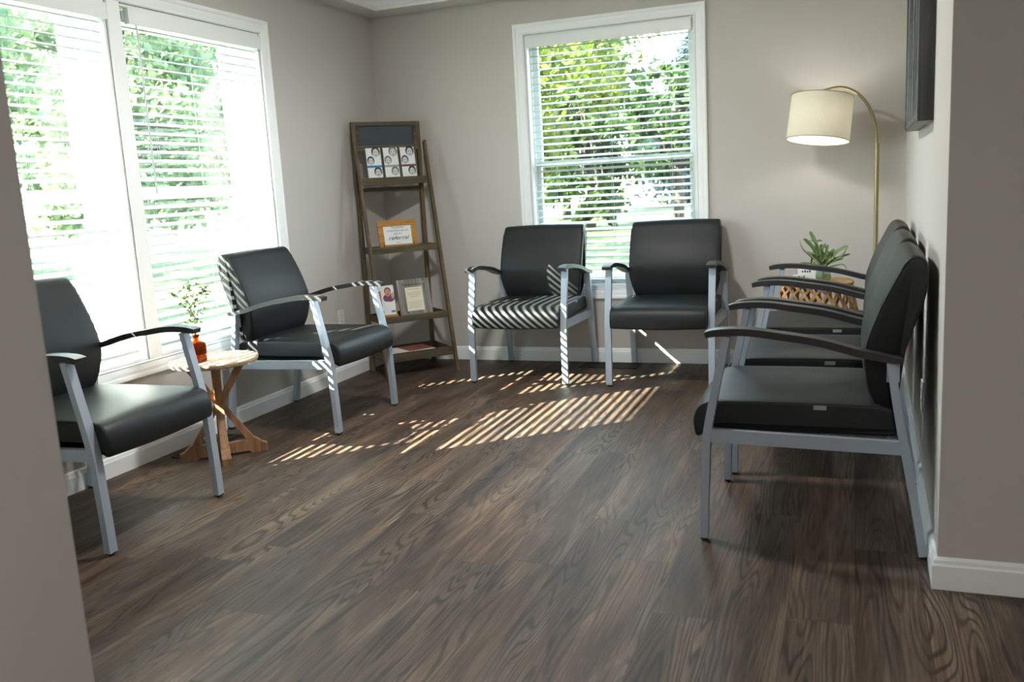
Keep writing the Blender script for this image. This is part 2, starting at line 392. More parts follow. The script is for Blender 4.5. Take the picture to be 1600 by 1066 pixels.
# casings: mitred ring, profile (distance from inner edge, proud height)
CP = [(0, 0), (0, .010), (.006, .014), (.012, .010), (.020, .012), (.034, .015), (.048, .016), (.054, .020), (.066, .022), (.072, .020), (.074, 0)]
def casing(bm, u0, u1, z0, z1, P):
    rings = []
    for d, h in CP: rings.append([bm.verts.new(P(u, z, h)) for u, z in ((u0-d, z0-d), (u1+d, z0-d), (u1+d, z1+d), (u0-d, z1+d))])
    for a, b in zip(rings, rings[1:]):
        for k in range(4): bm.faces.new((a[k], a[(k+1) % 4], b[(k+1) % 4], b[k]))
PLt = lambda u, z, h: (XL+h, u, z)
PBk = lambda u, z, h: (u, YB-h, z)
bm = bmesh.new(); casing(bm, 2.26, 4.46, .49, 2.16, PLt); box(bm, (XL-.20, 3.322, .49), (XL+.010, 3.398, 2.16)); struct('trim_1', bm, 'trim')
bm = bmesh.new(); casing(bm, BX[0], BX[1], BZ[0], BZ[1], PBk); struct('trim_2', bm, 'trim')
def window(name, u0, u1, z0, z1, zm, depth, P, lock=True):
    """jamb liner, upper + lower sash with panes; P(u,z,h): h<0 goes outwards"""
    root = bpy.data.objects.new(name, None); C.objects.link(root); root['kind'] = 'structure'
    def bx(b, ua, ub, za, zb, ha, hb, bev=.002):
        p, q = P(ua, za, ha), P(ub, zb, hb); box(b, tuple(min(p[i], q[i]) for i in range(3)), tuple(max(p[i], q[i]) for i in range(3)), bev)
    e = .0015
    b = bmesh.new(); t = .014
    bx(b, u0+e, u0+t, z0+e, z1-e, -.003, -depth-.045, .001); bx(b, u1-t, u1-e, z0+e, z1-e, -.003, -depth-.045, .001)
    bx(b, u0+t, u1-t, z1-t, z1-e, -.003, -depth-.045, .001); bx(b, u0+t, u1-t, z0+e, z0+t, -.003, -depth-.045, .001)
    # jamb tracks beside the sashes
    bx(b, u0+t, u0+t+.012, z0+t, z1-t, -depth+.035, -depth+.028, .0005); bx(b, u1-t-.012, u1-t, z0+t, z1-t, -depth+.035, -depth+.028, .0005)
    link('jamb', b, 'trim2', root)
    def sash(nm, za, zb, h0, h1, rail_t, rail_b):
        b = bmesh.new(); f = .038; a0, a1 = u0+t+.003, u1-t-.003
        bx(b, a0, a0+f, za, zb, h0, h1); bx(b, a1-f, a1, za, zb, h0, h1)
        bx(b, a0+f, a1-f, za, za+rail_b, h0, h1); bx(b, a0+f, a1-f, zb-rail_t, zb, h0, h1)
        s = link(nm, b, 'trim2', root)
        b = bmesh.new(); hm = (h0+h1)/2; bx(b, a0+f-.003, a1-f+.003, za+rail_b-.003, zb-rail_t+.003, hm+.002, hm-.002, 0)
        link('pane', b, 'pane', s); return s
    sash('upper_sash', zm-.02, z1-t-.003, -depth-.008, -depth-.040, .04, .035)
    lo = sash('lower_sash', z0+t+.003, zm+.02, -depth+.024, -depth-.006, .035, .05)
    if lock:
        b = bmesh.new(); um = (u0+u1)/2; bx(b, um-.035, um+.035, zm+.0205, zm+.03, -depth+.022, -depth-.0, .002); bx(b, um-.012, um+.02, zm+.031, zm+.042, -depth+.02, -depth+.004, .003); link('sash_lock', b, 'ventmetal', root)
    return root
window('window_1', 2.26, 3.32, .49, 2.16, 1.295, .215, PLt)
window('window_2', 3.40, 4.46, .49, 2.16, 1.295, .215, PLt)
window('window_3', BX[0], BX[1], BZ[0], BZ[1], 1.355, .095, PBk)

# ------------------------------------------------------------------ blinds
def blind(label, u0, u1, z0, z1, P, tilt, wand=None, hc=-.036, pitch=.0445, gl=0, gr=0):
    p = P((u0+u1)/2, z1, hc); root = thing('window_blind', label, 'blind', p, 0, None)
    off = Vector(p)
    def bx(b, ua, ub, za, zb, ha, hb, bev=.0015):
        p_, q_ = Vector(P(ua, za, ha))-off, Vector(P(ub, zb, hb))-off
        box(b, tuple(min(p_[i], q_[i]) for i in range(3)), tuple(max(p_[i], q_[i]) for i in range(3)), bev)
    def PP(u, z, h): return Vector(P(u, z, h))-off
    b = bmesh.new(); g = .016
    bx(b, u0-.004+gl, u1+.004-gr, z1-.078, z1-.006, .012, .020, .003); link('valance', b, 'trim2', root)
    b = bmesh.new(); e0, e1 = (u0-.004+gl, u0+.003+gl) if gl else (u1-.003-gr, u1+.004-gr); bx(b, e0, e1, z1-.078, z1-.006, -.008, .0115, .001); link('valance_return', b, 'trim2', root)
    b = bmesh.new(); bx(b, u0+g, u1-g, z1-.058, z1-.015, -.010, -.062); link('headrail', b, 'slat', root)
    b = bmesh.new(); z = z1-.085; n_ = 0; rail = z0+.040
    hw = .025
    while z > rail+.022:
        prev = None
        zt = z + random.uniform(-.0007, .0007); tl = tilt + random.uniform(-.01, .01)
        top, bot = [], []
        for k in range(5):
            s = -1+k/2                       # -1 room edge, +1 outer edge
            dh = -s*hw*math.cos(tl); dz = s*hw*math.sin(tl) + .0022*(1-s*s)
            top.append([b.verts.new(PP(u, zt+dz+.0013, hc+dh)) for u in (u0+g, u1-g)])
            bot.append([b.verts.new(PP(u, zt+dz-.0013, hc+dh)) for u in (u0+g, u1-g)])
        for k in range(4):
            b.faces.new((top[k][0], top[k][1], top[k+1][1], top[k+1][0])); b.faces.new((bot[k][0], bot[k+1][0], bot[k+1][1], bot[k][1]))
        b.faces.new((top[0][0], bot[0][0], bot[0][1], top[0][1])); b.faces.new((top[4][0], top[4][1], bot[4][1], bot[4][0]))
        for e in (0, 1): b.faces.new([t_[e] for t_ in top] + [t_[e] for t_ in bot[::-1]])
        z -= pitch
    link('slats', b, 'slat', root)
    b = bmesh.new(); bx(b, u0+g, u1-g, rail-.012, rail+.004, hc+.025, hc-.025, .003); link('bottom_rail', b, 'slat', root)
    W = u1-u0
    for f in (.14, .5, .86):
        b = bmesh.new(); u = u0+W*f
        for dh in (.027, -.027): tube(b, [PP(u, z1-.06, hc+dh), PP(u, rail, hc+dh)], .0008, 5)
        tube(b, [PP(u+.012, z1-.06, hc+.0285), PP(u+.012, rail, hc+.0285)], .0009, 5)
        link('ladder_cord', b, 'slat', root)
    if wand:
        b = bmesh.new(); u, zb = wand
        tube(b, [PP(u, z1-.065, .004), PP(u, z1-.10, .006), PP(u+.002, zb, .006)], .0045, 8); tube(b, [PP(u+.002, zb, .006), PP(u+.002, zb-.012, .006)], .006, 8)
        link('tilt_wand', b, 'plastic', root)
    return root
TILT = math.radians(19)
blind('white slatted blind in the left half of the double window, cut by the near wall', 2.274, 3.306, .504, 2.146, PLt, TILT)
blind('white slatted blind with a hanging grey wand, in the right half of the double window', 3.414, 4.446, .504, 2.146, PLt, TILT, (3.50, 1.29), gl=.030)
blind('white slatted blind in the single window behind two chairs', BX[0]+.014, BX[1]-.014, BZ[0]+.014, BZ[1]-.008, PBk, math.radians(15.5), gr=.004)

# ------------------------------------------------------------------ chairs
def copy_tree(o, parent=None):
    c = o.copy(); C.objects.link(c)
    if parent is not None: c.parent = parent
    for ch in list(o.children): copy_tree(ch, c)
    return c
def strip(bm, cl, x0, x1):
    """closed side profile from centre points (y, z, halfthickness) swept as a solid between x0 and x1"""
    L, R = [], []
    for i, (y, z, t) in enumerate(cl):
        a, b = cl[max(0, i-1)], cl[min(len(cl)-1, i+1)]
        ty, tz = b[0]-a[0], b[1]-a[1]; l = math.hypot(ty, tz); ny, nz = -tz/l, ty/l
        L.append((y+ny*t, z+nz*t)); R.append((y-ny*t, z-nz*t))
    prism(bm, L+R[::-1], 0, x0, x1)
def bevel_all(bm, w, seg=2, ang=30):
    es = [e for e in bm.edges if len(e.link_faces) == 2 and e.calc_face_angle(0) > math.radians(ang)]
    bmesh.ops.bevel(bm, geom=es, offset=w, segments=seg, affect='EDGES', profile=.6)
def make_chair():
    t = thing('waiting_room_chair', '', 'chair')
    front = catmull([(-.3375, .012, .0130), (-.335, .12, .0130), (-.329, .25, .0132), (-.324, .36, .0135), (-.303, .48, .0130), (-.280, .59, .0126), (-.2555, .705, .0125)], 4)
    rear = catmull([(.338, .012, .0125), (.316, .15, .0126), (.281, .345, .0130), (.2555, .49, .0125), (.233, .640, .0120)], 4)
    for sx in (1, -1):
        for cl, nm in ((front, 'front_leg'), (rear, 'rear_leg')):
            b = bmesh.new(); strip(b, cl, sx*.305-.0185, sx*.305+.0185); bevel_all(b, .003)
            lg = link('leg', b, 'metal', t, smooth='auto')
            b = bmesh.new(); y0 = cl[0][0]
            box(b, (sx*.305-.017, y0-.012, .006), (sx*.305+.017, y0+.012, .014), .002); lathe(b, [(0, 0), (.010, 0), (.011, .003), (.010, .007), (0, .007)], 14, (sx*.305, y0, 0))
            link('foot_glide', b, 'rubber', lg)
        b = bmesh.new(); prism(b, [(-.312, .3475), (-.312, .3925), (.272, .379), (.277, .336)], 0, sx*.305-.0125, sx*.305+.0125); bevel_all(b, .003); link('side_rail', b, 'metal', t, smooth='auto')
        b = bmesh.new()
        arm = catmull([(-.322, .710, .010), (-.29, .7165, .0115), (-.229, .7205, .0115), (-.165, .7175, .0115), (-.10, .7085, .0115), (.025, .689, .0115), (.147, .656, .0115), (.235, .638, .0105), (.268, .634, .009)], 4)
        strip(b, arm, sx*.305-.026, sx*.305+.026); bevel_all(b, .006, 3); link('armrest', b, 'armpad', t, smooth='auto')
    b = bmesh.new(); box(b, (-.292, -.30, .352), (.292, -.275, .386), .003); link('cross_rail', b, 'metal', t)
    b = bmesh.new(); box(b, (-.292, .235, .345), (.292, .26, .378), .003); link('cross_rail', b, 'metal', t)
    b = bmesh.new(); box(b, (-.262, -.272, .3795), (.262, .2345, .3935), .001); link('seat_base', b, 'blackmetal', t)
    # seat
    sp_ = catmull([(.250, .392), (.0, .394), (-.20, .396), (-.30, .392), (-.338, .366), (-.358, .356), (-.370, .372), (-.3735, .415), (-.362, .452), (-.335, .474), (-.28, .4835), (-.10, .486), (.10, .485), (.20, .482), (.248, .470), (.258, .43)], 5, True)
    b = bmesh.new(); cushion(b, sp_, .284, .012, None, .007); st = link('seat', b, 'vinyl', t, smooth='auto')
    for sx in (1, -1):
        b = bmesh.new(); q = inset(sp_, .0035); q = [p for p in q]; tube(b, [(sx*.2815, y, z) for y, z in q+[q[0]]], .0016, 6, False); link('piping', b, 'seam', st, smooth=True)
    b = bmesh.new(); box(b, (.2838, .011, .4625), (.2850, .050, .4765)); tg = link('care_label', b, 'tag', t); tag(tg, 'small grey fabric label on the seat side')
    # back
    bp_ = catmull([(.163, .575), (.158, .63), (.165, .69), (.200, .79), (.246, .885), (.270, .930), (.294, .9475), (.320, .944), (.336, .918), (.337, .870), (.325, .80), (.281, .664), (.266, .55), (.258, .475), (.240, .452), (.208, .455), (.186, .49), (.171, .53)], 5, True)
    def wf(z):
        if z > .9: return .975+(.95-z)*.2
        if z > .62: return 1.0
        return 1-.155*((.62-z)/.17)**1.3
    b = bmesh.new(); cushion(b, bp_, .285, .016, wf, .006); bk = link('backrest', b, 'vinyl', t, smooth='auto')
    for sx in (1, -1):
        b = bmesh.new(); q = inset(bp_, .005); tube(b, [(sx*.2815*wf(z), y, z) for y, z in q+[q[0]]], .0017, 6, False); link('piping', b, 'seam', bk, smooth=True)
    for sx in (1, -1):
        b = bmesh.new(); box(b, (sx*.2845-.004, .225, .56), (sx*.2845+.004, .262, .62), .001); link('back_bracket', b, 'metal', t)
    return t
CH = [
 (-1.935, 5.400, 0, 'black armchair in front of the single window with striped sunlight on its seat'),
 (-1.050, 5.405, 0, 'black armchair with a shaded seat, right of the sun-striped one at the single window'),
 (-2.815, 4.130, PI/2, 'black armchair between the small round pine table and the ladder shelf'),
 (-2.8085, 2.563, PI/2+.03, 'black armchair under the double window, partly cut off by the near wall at left'),
 (-.120, 3.190, -PI/2, 'black armchair seen whole from the side, nearest of the three along the right wall'),
 (-.105, 3.895, -PI/2, 'middle black armchair of the three in the row along the right wall'),
 (-.090, 4.640, -PI/2, 'farthest black armchair of the three along the right wall, beside the wicker table')]
proto = make_chair()
for i, (x, y, a, lb) in enumerate(CH):
    o = proto if i == 0 else copy_tree(proto)
    o.location = (x, y, 0); o.rotation_euler = (0, 0, a); tag(o, lb, 'chair', 'black waiting room armchairs with silver frames')

# ------------------------------------------------------------------ ladder shelf in the corner
SU = Vector((.684, .749, 0)).normalized(); SN = Vector((SU.y, -SU.x, 0))
SO = Vector((-3.140, 5.325, 0)); SW = .485; SH = 1.70
shelf = thing('ladder_shelf', 'tall brown wooden ladder shelf with four trays and a chalkboard top, in the corner', 'shelf', SO, math.atan2(SU.y, SU.x))
# local: x along width 0..SW, -y towards the room, z up
def dep(z): return .034+.328*(1-z/1.56)
for x in (.012, SW-.012):
    b = bmesh.new(); box(b, (x-.013, -.016, 0), (x+.013, .016, SH), .002); link('rear_post', b, 'shelfwood', shelf)
for x in (.003, SW+.018):
    b = bmesh.new(); prism(b, [(-dep(0)-.016, 0), (-dep(0)+.018, 0), (-dep(1.56)+.013, 1.555), (-dep(1.56)-.013, 1.570)], 0, x-.010, x+.010); bevel_all(b, .0015); link('front_leg', b, 'shelfwood', shelf)
b = bmesh.new(); box(b, (.026, -.016, 1.672), (SW-.026, .014, SH), .002); box(b, (.026, -.016, 1.507), (SW-.026, .014, 1.543), .002)
box(b, (.026, -.016, 1.543), (.050, .014, 1.672), .002); box(b, (SW-.050, -.016, 1.543), (SW-.026, .014, 1.672), .002); link('header_frame', b, 'shelfwood_h', shelf)
b = bmesh.new(); box(b, (.048, -.006, 1.541), (SW-.048, .004, 1.674)); cb = link('chalkboard', b, 'chalk', shelf); tag(cb, 'blank blue-grey chalkboard panel')
TIERS = [(1.327, .050), (.866, .046), (.403, .046), (.160, .058)]
for zt, lh in TIERS:
    zb = zt-lh; d = dep(zt)
    b = bmesh.new()
    box(b, (.014, -d-.008, zb), (SW+.007, -d+.004, zt), .0015)            # front lip
    box(b, (.026, -d+.004, zb+.002), (SW-.026, .016, zb+.012), .001)      # floor of the tray
    for x in (.014, SW-.005): box(b, (x if x < .1 else x, -d+.004, zb), (x+.012, -.0165, zt-.004), .001)
    box(b, (.026, -.004, zb+.012), (SW-.026, .010, zt-.004), .001)
    link('tray', b, 'shelfwood_h', shelf)
b = bmesh.new(); box(b, (.026, -.014, 1.225), (SW-.026, .008, 1.262), .0015); link('crossbar', b, 'shelfwood_h', shelf)
def on_shelf(x, y, z): return SO + SU*x - SN*y + Vector((0, 0, z)) if False else SO + SU*x + SN*(-y) + Vector((0, 0, z))
SRZ = math.atan2(SU.y, SU.x)
def lean(o, a): o.rotation_euler = (a, 0, SRZ)
# three rack cards leaning in the top tray
def faceart(parent, x, z, s, side, mats):
    """soft monochrome portrait patch printed on a card: hair shape, face oval, eyes, mouth"""
    def ell(cx, cz, rx, rz, mat, y, a0=0, a1=2*PI):
        b = bmesh.new(); n_ = 20
        vs = [b.verts.new((cx+rx*math.cos(a0+(a1-a0)*k/n_), y, cz+rz*math.sin(a0+(a1-a0)*k/n_))) for k in range(n_+1 if a1-a0 < 6.2 else n_)]
        b.faces.new(vs); return b
    b = ell(x, z+.004*s, .017*s, .020*s, None, -.0012); link('hair_print', b, mats[0], parent)
    b = ell(x, z-.001*s, .012*s, .017*s, None, -.0016); link('face_print', b, mats[1], parent)
    b = bmesh.new()
    for cx, cz, rx, rz in ((-.005, .003, .0028, .0012), (.005, .003, .0028, .0012), (0, -.009, .0045, .0014)):
        vs = [b.verts.new((x+cx*s+rx*s*math.cos(2*PI*k/10), -.0020, z+cz*s+rz*s*math.sin(2*PI*k/10))) for k in range(10)]; b.faces.new(vs)
    link('features_print', b, 'ink', parent)
d1 = dep(1.327)
for k, (bc, lb, hm) in enumerate((('blue', 'white rack card with a blue band, left of three in the top shelf tray', 'ink'), ('sage', 'white rack card with a sage band, middle of three in the top shelf tray', 'greyink'), ('plum', 'white rack card with a plum band, right of three in the top shelf tray', 'ink'))):
    x = .125+.122*k
    o = thing('rack_card', lb, 'card', on_shelf(x, -d1+.004+.0035, 1.2915), 0, 'rack cards in the top tray')
    lean(o, math.radians(-9))
    b = bmesh.new(); box(b, (-.051, -.0008, 0), (.051, .0008, .236)); link('card', b, 'paper', o)
    b = bmesh.new(); box(b, (-.051, -.0012, .104), (.051, -.0008, .119)); link('band', b, bc, o)
    for (fx, fz, fs) in ((.018, .203, 1.75), (-.022, .146, 1.5), (.020, .070, 1.6)): faceart(o, fx, fz, fs, 0, (('printblue', 'printgrey', 'printplum')[k] if fz < .2 and fz > .1 else hm, 'lightprint'))
# text helper -> mesh
def text(body, size, mat, parent, x, z, y, align='CENTER', shear=0, sx=1, name='lettering'):
    cu = bpy.data.curves.new(name, 'FONT'); cu.body = body; cu.size = size; cu.align_x = align; cu.shear = shear
    t = bpy.data.objects.new(name, cu); C.objects.link(t)
    bpy.context.view_layer.update(); me = bpy.data.meshes.new_from_object(t.evaluated_get(bpy.context.evaluated_depsgraph_get()))
    bpy.data.objects.remove(t); me.name = name
    me.transform(Matrix.Translation((x, y, z)) @ Matrix.Rotation(PI/2, 4, 'X') @ Matrix.Diagonal((sx, 1, 1, 1)))
    me.materials.clear(); me.materials.append(M[mat]); o = bpy.data.objects.new(name, me); C.objects.link(o); o.parent = parent; return o
# referral sign, landscape honey wood frame with black clips
d2_ = dep(.866)
o = thing('framed_sign', 'honey wood framed sign reading referral, on the second tray of the ladder shelf', 'picture frame', on_shelf(.225, -d2_+.030, .8345)); lean(o, math.radians(-10))
W2, H2 = .275, .205
b = bmesh.new()
for a, c in (((-W2/2, -.007, 0), (W2/2, .007, .040)), ((-W2/2, -.007, H2-.040), (W2/2, .007, H2)), ((-W2/2, -.007, .0402), (-W2/2+.038, .007, H2-.0402)), ((W2/2-.038, -.007, .0402), (W2/2, .007, H2-.0402))): box(b, a, c, .002)
link('frame', b, 'oak', o)
b = bmesh.new(); box(b, (-W2/2+.036, -.003, .038), (W2/2-.036, .004, H2-.038)); link('paper', b, 'paper', o)
text('The greatest', .019, 'greyink', o, 0, .150, -.0045, shear=.3)
text('compliment you can', .019, 'greyink', o, 0, .129, -.0045, shear=.3)
text('give is a', .019, 'greyink', o, 0, .108, -.0045, shear=.3)
text('referral', .038, 'ink', o, 0, .073, -.0045, shear=.4, sx=1.25)
text('Thank you', .010, 'orange', o, 0, .050, -.0045, shear=.3)
for sx in (-.108, .108):
    b = bmesh.new(); tube(b, [(sx, -.0085, -.0), (sx, -.0095, .045)], .0022, 6); tube(b, [(sx, -.0085, .0), (sx, -.018, -.001), (sx, -.020, .01)], .0022, 6); link('easel_prong', b, 'blackmetal', o)
# grey distressed frame with cream letter
d3 = dep(.403)
o = thing('picture_frame', 'distressed grey frame holding a cream letter, on the third tray of the ladder shelf', 'picture frame', on_shelf(.275, -d3+.012, .371)); lean(o, math.radians(-13))
W3, H3 = .232, .270
b = bmesh.new()
for ins, y0 in ((0, -.006), (.018, -.010), (.036, -.005)):
    w_, e = W3/2-ins, .0175
    for a, c in (((-w_, y0, ins), (w_, .006, ins+e)), ((-w_, y0, H3-ins-e), (w_, .006, H3-ins)), ((-w_, y0, ins+e), (-w_+e, .006, H3-ins-e)), ((w_-e, y0, ins+e), (w_, .006, H3-ins-e))): box(b, a, c, .0015)
link('frame', b, 'grey_wood', o)
b = bmesh.new(); box(b, (-W3/2+.052, -.002, .052), (W3/2-.052, .003, H3-.052)); link('letter', b, 'cream', o)
b = bmesh.new()
for k in range(11):
    if k in (1, 5, 6): continue
    ww = (.045, .02, .05, .048, .03, .02, .02, .05, .049, .046, .05)[k]; z = .200-.0125*k
    x = -ww+.002
    while x < ww-.004:
        l = random.uniform(.004, .011); box(b, (x, -.0026, z), (min(x+l, ww), -.0021, z+.0022)); x += l+.0025
link('printed_lines', b, 'greyink', o)
# brochure in an oak holder with a smiling person
o = thing('brochure_holder', 'small orange wood brochure holder on the third tray, left of the grey frame', 'holder', on_shelf(.078, -d3+.014, .371)); lean(o, math.radians(0))
b = bmesh.new(); box(b, (-.060, -.006, 0), (.060, 0, .045), .002); box(b, (-.060, 0, 0), (.060, .05, .006), .001); box(b, (-.060, .05, 0), (.060, .056, .20), .002)
for x in (-.060, .054): prism(b, [(-.0, .006), (.05, .006), (.05, .14), (.0, .042)], 0, x, x+.006)
link('body', b, 'oak', o)
o2 = thing('brochure', 'brochure with a smiling child photo, standing in the small wood holder', 'brochure', on_shelf(.078, -d3+.026, .3775)); lean(o2, math.radians(-10))
b = bmesh.new(); box(b, (-.056, -.002, 0), (.056, .002, .235)); link('pages', b, 'paper', o2)
b = bmesh.new(); box(b, (-.056, -.0026, .07), (-.036, -.0021, .20)); link('side_photo', b, 'orange', o2)
b = bmesh.new(); box(b, (-.056, -.0026, .02), (-.030, -.0021, .068)); link('blue_patch', b, 'blue', o2)
def disc(mat, cx, cz, rx, rz, y, nm, par):
    b = bmesh.new(); b.faces.new([b.verts.new((cx+rx*math.cos(2*PI*k/24), y, cz+rz*math.sin(2*PI*k/24))) for k in range(24)]); return link(nm, b, mat, par)
disc('plum', .016, .150, .040, .030, -.0023, 'shoulders_print', o2); disc('redbrown', .012, .196, .024, .027, -.0028, 'hair_print', o2); disc('skinprint', .012, .186, .019, .026, -.0033, 'face_print', o2)
disc('skinprint', .044, .165, .010, .022, -.0033, 'hand_print', o2)
b = bmesh.new()
for cx, cz, rx, rz in ((.006, .190, .003, .0015), (.019, .190, .003, .0015), (.012, .174, .008, .003)): b.faces.new([b.verts.new((cx+rx*math.cos(2*PI*k/12), -.0038, cz+rz*math.sin(2*PI*k/12))) for k in range(12)])
link('features_print', b, 'ink', o2)
b = bmesh.new(); b.faces.new([b.verts.new(p) for p in ((-.02, -.0028, .0), (.056, -.0028, .0), (.056, -.0028, .12), (-.03, -.0028, .13))]); link('white_panel', b, 'paper', o2)
b = bmesh.new(); box(b, (.022, -.0034, .052), (.050, -.0029, .064)); link('blue_mark', b, 'blue', o2)
# magazines in the bottom tray
d4 = dep(.160)
mags = (('blue', 'magazine with a blue cover at the bottom of the pile in the lowest tray', .30, .004), ('paper', 'white magazine in the middle of the pile in the lowest tray', .29, -.06), ('redbrown', 'magazine with a reddish picture cover, topmost of the pile in the lowest tray', .27, .10))
zz = .1145
for k, (mt, lb, ln, a) in enumerate(mags):
    o = thing('magazine', lb, 'magazine', on_shelf(.22+.012*k, -.165, zz), SRZ+a, 'magazines in the lowest tray')
    b = bmesh.new(); box(b, (-ln/2, -.105, 0), (ln/2, .105, .0115)); link('pages', b, 'paper', o)
    b = bmesh.new(); box(b, (-ln/2-.001, -.1055, .0116), (ln/2+.001, .1055, .0126)); link('cover', b, mt if k < 2 else 'paper', o)
    if k == 2:
        b = bmesh.new(); box(b, (-.06, -.105, .0127), (ln/2, .105, .0130)); link('cover_picture', b, 'redbrown', o)
    zz += .0132

# ------------------------------------------------------------------ round pine side table
TX, TY, TZ = -2.858, 3.390, .487
tb = thing('side_table', 'small round pine table with crossed braces, between the two chairs under the double window', 'table', (TX, TY, 0), math.radians(42))
b = bmesh.new(); lathe(b, [(0, TZ-.026), (.190, TZ-.026), (.202, TZ-.022), (.207, TZ-.012), (.206, TZ-.004), (.201, TZ), (0, TZ)], 56); link('tabletop', b, 'pinetop', tb, smooth='auto')
b = bmesh.new(); box(b, (-.020, -.020, .03), (.020, .020, TZ-.0265), .002); link('post', b, 'pine', tb)
for k in range(4):
    rz = Matrix.Rotation(k*PI/2, 4, 'Z')
    b = bmesh.new()
    prism(b, [(.0205, .012), (.115, .012), (.128, 0), (.205, 0), (.205, .036), (.196, .040), (.180, .046), (.165, .062), (.150, .072), (.130, .072), (.0205, .060)], 1, -.021, .021); bevel_all(b, .002); b.transform(rz); link('foot', b, 'pine', tb)
    b = bmesh.new(); prism(b, [(.0205, .215), (.0205, .262), (.146, .0725), (.106, .0725)], 1, -.018, .018); bevel_all(b, .0015); b.transform(rz); link('brace', b, 'pine', tb)
    b = bmesh.new(); prism(b, [(.0205, .2625), (.0205, .312), (.105, TZ-.027), (.145, TZ-.027)], 1, -.018, .018); bevel_all(b, .0015); b.transform(rz); link('brace', b, 'pine', tb)
# amber bottle
VX, VY = -2.873, 3.30
vs_ = thing('bottle_vase', 'small amber glass bottle holding leafy sprigs, on the round pine table', 'vase', (VX, VY, TZ+.0005))
b = bmesh.new(); lathe(b, [(0, 0), (.036, 0), (.041, .004), (.042, .012), (.042, .075), (.039, .088), (.028, .096), (.016, .101), (.0145, .106), (.0145, .122), (.018, .123), (.018, .130), (.0135, .130), (.0115, .122), (.0115, .104), (.025, .0935), (.0365, .086), (.0392, .075), (.0392, .012), (.036, .006), (0, .006)], 32); link('glass', b, 'amber', vs_, smooth='auto')
b = bmesh.new(); lathe(b, [(0, .0065), (.0355, .0065), (.0385, .012), (.0385, .050), (0, .050)], 28); link('water', b, 'water', vs_, smooth='auto')
def leafface(b, base, d, nrm, L, W, fold=.15):
    d = d.normalized(); s = d.cross(nrm).normalized(); n_ = s.cross(d).normalized()
    prof = [(0, 0), (.25, .75), (.5, 1), (.75, .8), (1, 0)]
    c = [b.verts.new(base + d*L*t - n_*L*.12*t*t) for t, _ in prof]
    for sg in (1, -1):
        e = [c[0]] + [b.verts.new(base + d*L*t + s*sg*W*.5*w_ + n_*fold*W*w_ - n_*L*.12*t*t) for t, w_ in prof[1:4]] + [c[4]]
        for i in range(4):
            f = [c[i], c[i+1], e[i+1], e[i]]; f = list(dict.fromkeys(f))
            if len(f) > 2: b.faces.new(f)
rnd = random.Random(5)
sg_ = thing('eucalyptus_sprigs', 'thin sprigs with small round green leaves rising from the amber bottle', 'plant', (VX, VY, TZ+.001+.045))
bs = bmesh.new(); bl = bmesh.new()
for dx, dy, hh in ((-.02, -.055, .22), (.0, -.03, .26), (.01, .01, .27), (.03, .045, .24), (.02, .075, .22), (-.03, .03, .20)):
    pts = catmull([(0, 0, .0), (dx*.05, dy*.05, .085), (dx*.45, dy*.45, .085+hh*.45), (dx, dy, .085+hh*.8), (dx*1.4, dy*1.4, .065+hh)], 6)
    tube(bs, pts, [.0016]*8+[.0011]*(len(pts)-8), 5)
    for i in range(9, len(pts)):
        for _ in range(2 if i % 2 else 1):
            p = Vector(pts[i]); a = rnd.uniform(0, 2*PI); dv = Vector((math.cos(a), math.sin(a), rnd.uniform(-.1, .7)))
            q = p + dv.normalized()*.012; tube(bs, [p, q], .0006, 4)
            leafface(bl, q, dv, Vector((rnd.uniform(-.5, 1), rnd.uniform(-1, 0), .6)), rnd.uniform(.016, .026), rnd.uniform(.012, .019))
link('stems', bs, 'stem', sg_); link('leaves', bl, 'eucleaf', sg_, smooth=True)

# ------------------------------------------------------------------ wicker table, plant, cards
WX, WY, WZ = -.195, 5.235, .602
wt = thing('wicker_table', 'round open weave rattan table in the far right corner below the floor lamp', 'table', (WX, WY, 0))
b = bmesh.new(); lathe(b, [(0, WZ-.016), (.196, WZ-.016), (.200, WZ-.008), (.196, WZ), (0, WZ)], 48); link('tabletop', b, 'wicker', wt, smooth='auto')
b = bmesh.new()
for k in range(96):       # braided rim
    a0 = 2*PI*k/96; pts = [((.203+.006*math.cos(j*PI/3))*math.cos(a0+j*.035), (.203+.006*math.cos(j*PI/3))*math.sin(a0+j*.035), WZ-.010+.010*math.sin(j*PI/3)) for j in range(5)]
    tube(b, pts, .0032, 5)
link('braided_rim', b, 'wicker', wt, smooth=True)
for nm, r, z in (('waist_ring', .226, .40), ('base_ring', .218, .012)):
    b = bmesh.new(); tube(b, [(r*math.cos(2*PI*k/48), r*math.sin(2*PI*k/48), z) for k in range(49)], .009, 8, False); link(nm, b, 'wicker', wt, smooth=True)
def rad(z):
    return .201 + .030*math.sin(PI*min(1, max(0, (WZ-z)/WZ))) + .012*(WZ-z)/WZ
for sgn in (1, -1):
    b = bmesh.new()
    for k in range(22):
        for j in (-1.2, 0, 1.2):
            a0 = 2*PI*(k+(0 if sgn > 0 else .5))/22 + j*.024; pts = []
            for i in range(25):
                z = WZ-.012-(WZ-.03)*i/24; a = a0+sgn*.62*math.sin(i/24*PI*3.0)*.55; r = rad(z)+.004*math.cos(i*PI/4*1.0+sgn*1.5)*sgn
                pts.append((r*math.cos(a), r*math.sin(a), z))
            tube(b, pts, .0034, 5)
    link('woven_side', b, 'wicker', wt, smooth=True)
gv = thing('glass_vase', 'small round clear glass vase with water, on the wicker table', 'vase', (-.146, WY-.06, WZ+.0005))
